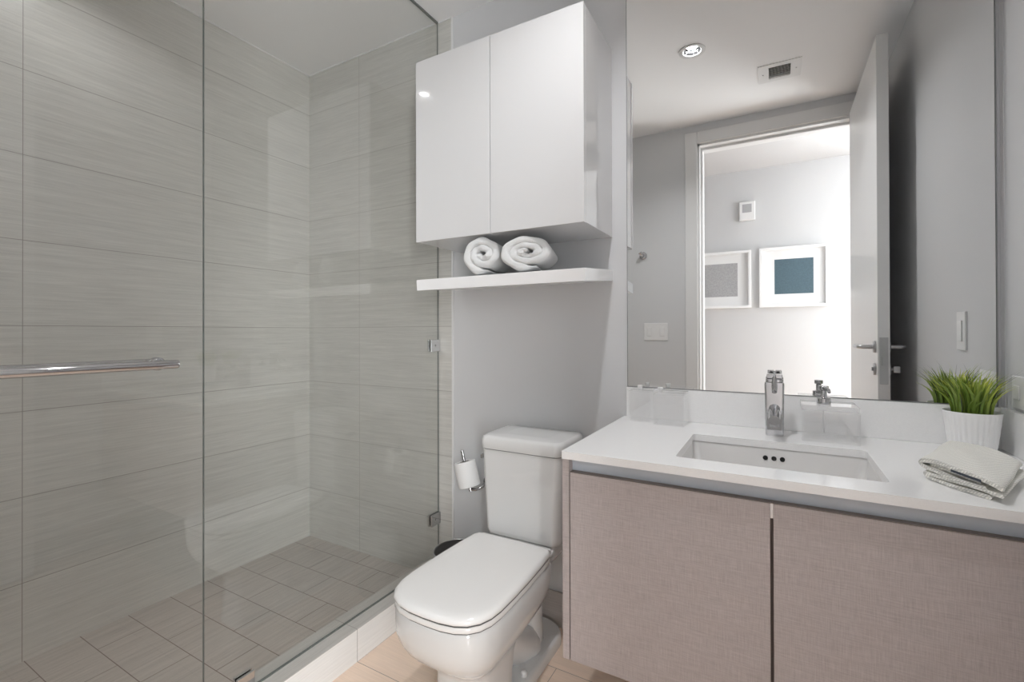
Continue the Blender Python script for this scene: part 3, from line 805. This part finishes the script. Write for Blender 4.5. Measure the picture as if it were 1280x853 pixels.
bm = add_loft(bmesh.new(), [lp(outline(.974, .9235, 1.386), z) for z in (.4043, .4105)])
obj('lid_gap_shade', bm, M['gap_shade'], toi)  # dark ring painting the shade between seat and lid
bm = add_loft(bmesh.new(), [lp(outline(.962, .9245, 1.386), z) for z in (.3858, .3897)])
obj('seat_shadow_gap', bm, M['gap_shade'], toi)
bm = bmesh.new()
add_loft(bm, [lp(outline(.985, .921, 1.386), .4103), lp(outline(1.0, .917, 1.388), .4125), lp(outline(1.0, .917, 1.388), .418), lp(outline(.99, .921, 1.387), .4235), lp(outline(.965, .930, 1.383), .428), lp(outline(.92, .945, 1.376), .4305), lp(outline(.80, .975, 1.36), .4320), lp(outline(.5, 1.04, 1.30), .4328), lp(outline(.2, 1.11, 1.22), .433)])
obj('lid', bm, M['seat'], toi)
for s in (1, -1):
    bm = box(TX+s*.112-.022, TX+s*.112+.022, 1.376, 1.404, .397, .420, .006, 3)
    obj('hinge', bm, M['seat'], toi)
def tank_loop(hw, hwf, y0, y1, z, r=.028, bow=.006):
    pts = []
    for x, y in rrect(-1, 1, 0, 1, .17, 6):
        yy = y0+(y1-y0)*y
        w = hwf+(hw-hwf)*y
        px = x*w
        yy -= bow*(1-(x)**2)*(1-y)
        pts.append(Vector((TX+px, yy, z)))
    return pts
bm = bmesh.new()
add_loft(bm, [tank_loop(.138, .134, 1.442, 1.632, .404), tank_loop(.145, .142, 1.433, 1.636, .410), tank_loop(.147, .145, 1.430, 1.637, .426), tank_loop(.155, .154, 1.427, 1.640, .58), tank_loop(.161, .160, 1.424, 1.644, .709), tank_loop(.158, .157, 1.428, 1.642, .711)])
obj('tank', bm, M['ceramic'], toi)
bm = add_loft(bmesh.new(), [tank_loop(.1585, .1575, 1.4265, 1.642, z) for z in (.7105, .7130)])
obj('tank_gap_shade', bm, M['gap_shade'], toi)  # dark band painting the shade line under the tank lid
bm = bmesh.new()
add_loft(bm, [tank_loop(.160, .159, 1.425, 1.646, .7125), tank_loop(.1635, .1625, 1.420, 1.648, .715), tank_loop(.1645, .1635, 1.419, 1.649, .735), tank_loop(.163, .162, 1.421, 1.648, .748), tank_loop(.160, .158, 1.424, 1.646, .756), tank_loop(.150, .147, 1.437, 1.64, .760), tank_loop(.09, .085, 1.48, 1.60, .7615)])
obj('tank_lid', bm, M['ceramic'], toi)
bm = add_tube(bmesh.new(), [(TX-.158, 1.50, .672), (TX-.172, 1.50, .672)], .007, 14); add_box(bm, TX-.178, TX-.171, 1.455, 1.508, .664, .680, .002)
obj('flush_lever', bm, M['chrome'], toi)

# ------------------------------------------------------------------ paper holder and roll
ax = Vector((-0.27, 0.0, 1.0)).normalized(); RC = Vector((-1.118, 1.598, 0.545))
ph = thing('toilet_paper_holder', 'chrome upright toilet paper holder on the wall between toilet and shower', 'paper holder', (-1.06, YB, 0.50))
b0 = RC-ax*0.071
bm = add_tube(bmesh.new(), [b0, RC+ax*0.098], 0.0068, 16)
obj('post', bm, M['chrome'], ph)
bm = add_tube(bmesh.new(), [b0+ax*0.006, b0+Vector((.022, .004, .008)), b0+Vector((.045, .018, .02)), Vector((-1.055, 1.63, .502)), Vector((-1.055, YB+0.001, .505))], 0.006, 14)
obj('arm', bm, M['chrome'], ph)
bm = add_lathe(bmesh.new(), [(0, 0), (.022, 0), (.022, .005), (.018, .008), (0, .008)], (-1.055, YB+.0015, .505), 26, Matrix.Rotation(math.pi/2, 4, 'X'))
obj('wall_rosette', bm, M['chrome'], ph)
rot = ax.to_track_quat('Z', 'Y').to_matrix().to_4x4()
pr = thing('toilet_paper_roll', 'white toilet paper roll on the chrome post beside the toilet tank', 'toilet paper', RC-ax*0.05)
bm = add_lathe(bmesh.new(), [(.021, -.051), (.043, -.051), (.0455, -.049), (.0455, .049), (.043, .051), (.021, .051), (.021, -.051)], RC, 44, rot)
obj('paper', bm, M['paper'], pr)
bm = add_lathe(bmesh.new(), [(.0195, -.0505), (.0208, -.0505), (.0208, .0505), (.0195, .0505), (.0195, -.0505)], RC, 32, rot)
obj('core', bm, M['card'], pr)
bm = bmesh.new(); inv = rot
lps = []
for k in range(9):   # loose end hanging off the left side
    t = k/8; a = math.radians(200)
    p = Vector((.0462*math.cos(a)-.016*t-.010*t*t, .0462*math.sin(a)-.03*t, 0))
    q = Vector((p.x-.0012, p.y-.0004, 0))
    lps.append([RC+(rot @ Vector((c.x, c.y, z))) for c, z in ((p, -.049-.012*t), (p, .049-.02*t), (q, .049-.02*t), (q, -.049-.012*t))])
add_loft(bm, lps); obj('loose_sheet', bm, M['paper'], pr)

# ------------------------------------------------------------------ waste bin
bn = thing('waste_bin', 'small round dark steel waste bin between the toilet and the shower curb', 'bin', (-1.10, 1.515, 0))
bm = add_lathe(bmesh.new(), [(0, .002), (.088, .002), (.090, .006), (.100, .262), (.098, .262), (.088, .010), (0, .008)], (-1.10, 1.515, 0), 48)
obj('bucket', bm, M['darksteel'], bn)
bm = add_lathe(bmesh.new(), [(.0975, .262), (.1015, .262), (.1025, .265), (.1015, .268), (.0975, .268), (.097, .265), (.0975, .262)], (-1.10, 1.515, 0), 48)
obj('rim', bm, M['steel'], bn)

# ------------------------------------------------------------------ ceiling and wall fittings
def downlight(label, x, y):
    t = thing('downlight', label, 'ceiling light', (x, y, CEIL), 'recessed ceiling lights')
    obj('trim_ring', add_lathe(bmesh.new(), [(.043, 0), (.062, -.002), (.062, -.005), (.045, -.006), (.041, -.003), (.043, 0)], (x, y, CEIL), 40), M['plastic'], t)
    obj('reflector', add_lathe(bmesh.new(), [(.0445, -.001), (.036, .035), (.030, .060), (0, .062), (0, .066), (.034, .064), (.0455, .02), (.0455, -.001), (.0445, -.001)], (x, y, CEIL), 40), M['chrome'], t)
    obj('bulb', add_lathe(bmesh.new(), [(0, .030), (.018, .031), (.024, .036), (.022, .05), (.012, .060), (0, .0605)], (x, y, CEIL), 28), M['bulb'], t)
downlight('round recessed ceiling downlight over the bathroom floor, seen in the mirror', *BATH_LAMP)
downlight('round recessed ceiling downlight inside the shower', *SHOWER_LAMP)
vt = thing('ceiling_vent', 'small rectangular white slatted ceiling vent reflected in the mirror', 'vent', (0.022, 0.45, CEIL))
bm = add_slab_with_holes(bmesh.new(), rrect(-0.078, 0.122, 0.355, 0.545, .002, 1), [rrect(-0.028, 0.073, 0.387, 0.513, .001, 1)], CEIL-.005, CEIL-.0003)
obj('frame', bm, M['plastic'], vt)
bm = bmesh.new()
for k in range(7):
    y = 0.3955+k*0.0182
    add_loft(bm, [[Vector((x, y+a, CEIL+b)) for a, b in ((.0045, -.0035), (.0055, -.0025), (-.0035, .0065), (-.0045, .0055))] for x in (-0.029, 0.074)])
obj('slats', bm, M['plastic'], vt)
obj('duct', add_box(bmesh.new(), -0.0295, 0.0745, 0.3855, 0.5145, CEIL+.012, CEIL+.10), M['black'], vt)
for x in (-0.055, 0.099):
    obj('screw', add_lathe(bmesh.new(), [(0, 0), (.004, 0), (.003, -.002), (0, -.0022)], (x, 0.45, CEIL-.005), 14), M['steel'], vt)

hk = thing('robe_hook', 'small chrome robe hook on the wall beside the doorway', 'hook', (-0.817, YF, 1.67))
obj('base', add_lathe(bmesh.new(), [(0, 0), (.026, 0), (.026, .008), (.018, .012), (0, .012)], (-0.817, YF-.0005, 1.67), 26, Matrix.Rotation(-math.pi/2, 4, 'X')), M['chrome'], hk)
obj('peg', add_tube(bmesh.new(), [(-0.817, YF+.006, 1.67), (-0.817, YF+.030, 1.67), (-0.822, YF+.042, 1.676), (-0.83, YF+.048, 1.688)], [.010, .010, .0105, .013], 16), M['chrome'], hk)

def switch(label, x0, x1, z0, z1, xs):
    t = thing('light_switch', label, 'switch', ((x0+x1)/2, YF, (z0+z1)/2))
    obj('plate', box(x0, x1, YF-.0004, YF+.006, z0, z1, .0025), M['plastic'], t)
    for x in xs:
        bm = box(x-.018, x+.018, YF+.006, YF+.0075, (z0+z1)/2-.034, (z0+z1)/2+.034, .0005, 1)
        add_box(bm, x-.014, x+.014, YF+.0074, YF+.0105, (z0+z1)/2-.030, (z0+z1)/2+.030, .0012)
        obj('rocker', bm, M['plastic'], t)
switch('double rocker light switch plate on the wall beside the doorway, below the robe hook', -0.813, -0.650, 1.072, 1.192, (-0.775, -0.688))
def right_wall_plate(name, label, cat, y0, y1, z0, z1, part):
    t = thing(name, label, cat, (XR, (y0+y1)/2, (z0+z1)/2))
    obj('plate', box(XR-.006, XR+.0004, y0, y1, z0, z1, .002), M['plastic'], t)
    ym, zm = (y0+y1)/2, (z0+z1)/2
    if part == 'rocker':
        obj('rocker', box(XR-.010, XR-.006, ym-.017, ym+.017, zm-.033, zm+.033, .002), M['plastic'], t)
    else:
        for d in (-.027, .027):
            bm = box(XR-.009, XR-.006, ym+d-.016, ym+d+.016, zm-.017, zm+.017, .0015)
            so = obj('socket', bm, M['plastic'], t)
right_wall_plate('light_switch', 'single tall white switch plate on the right wall, reflected above the potted grass', 'switch', 1.302, 1.378, 1.072, 1.192, 'rocker')
right_wall_plate('power_outlet', 'white power outlet plate just above the side splash on the right wall', 'outlet', 1.495, 1.609, 0.944, 1.022, 'socket')

# ------------------------------------------------------------------ hallway things seen in the mirror
def picture(label, x0, x1, z0, z1, artm, margins):
    t = thing('framed_print', label, 'picture', ((x0+x1)/2, HALL_Y, z0), 'framed prints in the hallway')
    y0 = HALL_Y; b = .021; d = .045
    bm = bmesh.new()
    add_box(bm, x0, x1, y0, y0+d, z1-b, z1, .001, 1); add_box(bm, x0, x1, y0, y0+d, z0, z0+b, .001, 1)
    add_box(bm, x0, x0+b, y0, y0+d, z0+b, z1-b, .001, 1); add_box(bm, x1-b, x1, y0, y0+d, z0+b, z1-b, .001, 1)
    obj('frame', bm, M['frame'], t)
    obj('mat_board', box(x0+b-.001, x1-b+.001, y0+.001, y0+.008, z0+b-.001, z1-b+.001), M['mat'], t)
    l, r, bt, tp = margins
    obj('print', box(x0+l, x1-r, y0+.0079, y0+.0092, z0+bt, z1-tp), artm, t)
picture('white deep-framed print with a slate teal rectangle on the hallway wall', -0.121, 0.367, 1.335, 1.831, M['art_teal'], (.112, .10, .108, .098))
picture('white deep-framed print with a pale grey rectangle, partly hidden by the door jamb', -0.672, -0.182, 1.335, 1.827, M['art_grey'], (.112, .106, .102, .10))
dt = thing('wall_sensor', 'small white alarm sounder box on the hallway wall above the framed prints', 'sensor', (-0.212, HALL_Y, 2.17))
obj('housing', box(-0.273, -0.15, HALL_Y-.0004, HALL_Y+.038, 2.086, 2.245, .008, 3), M['plastic'], dt)
bm = box(-0.248, -0.176, HALL_Y+.0375, HALL_Y+.0395, 2.150, 2.222, .0006, 1)
obj('grille', bm, M['plastic_grey'], dt)
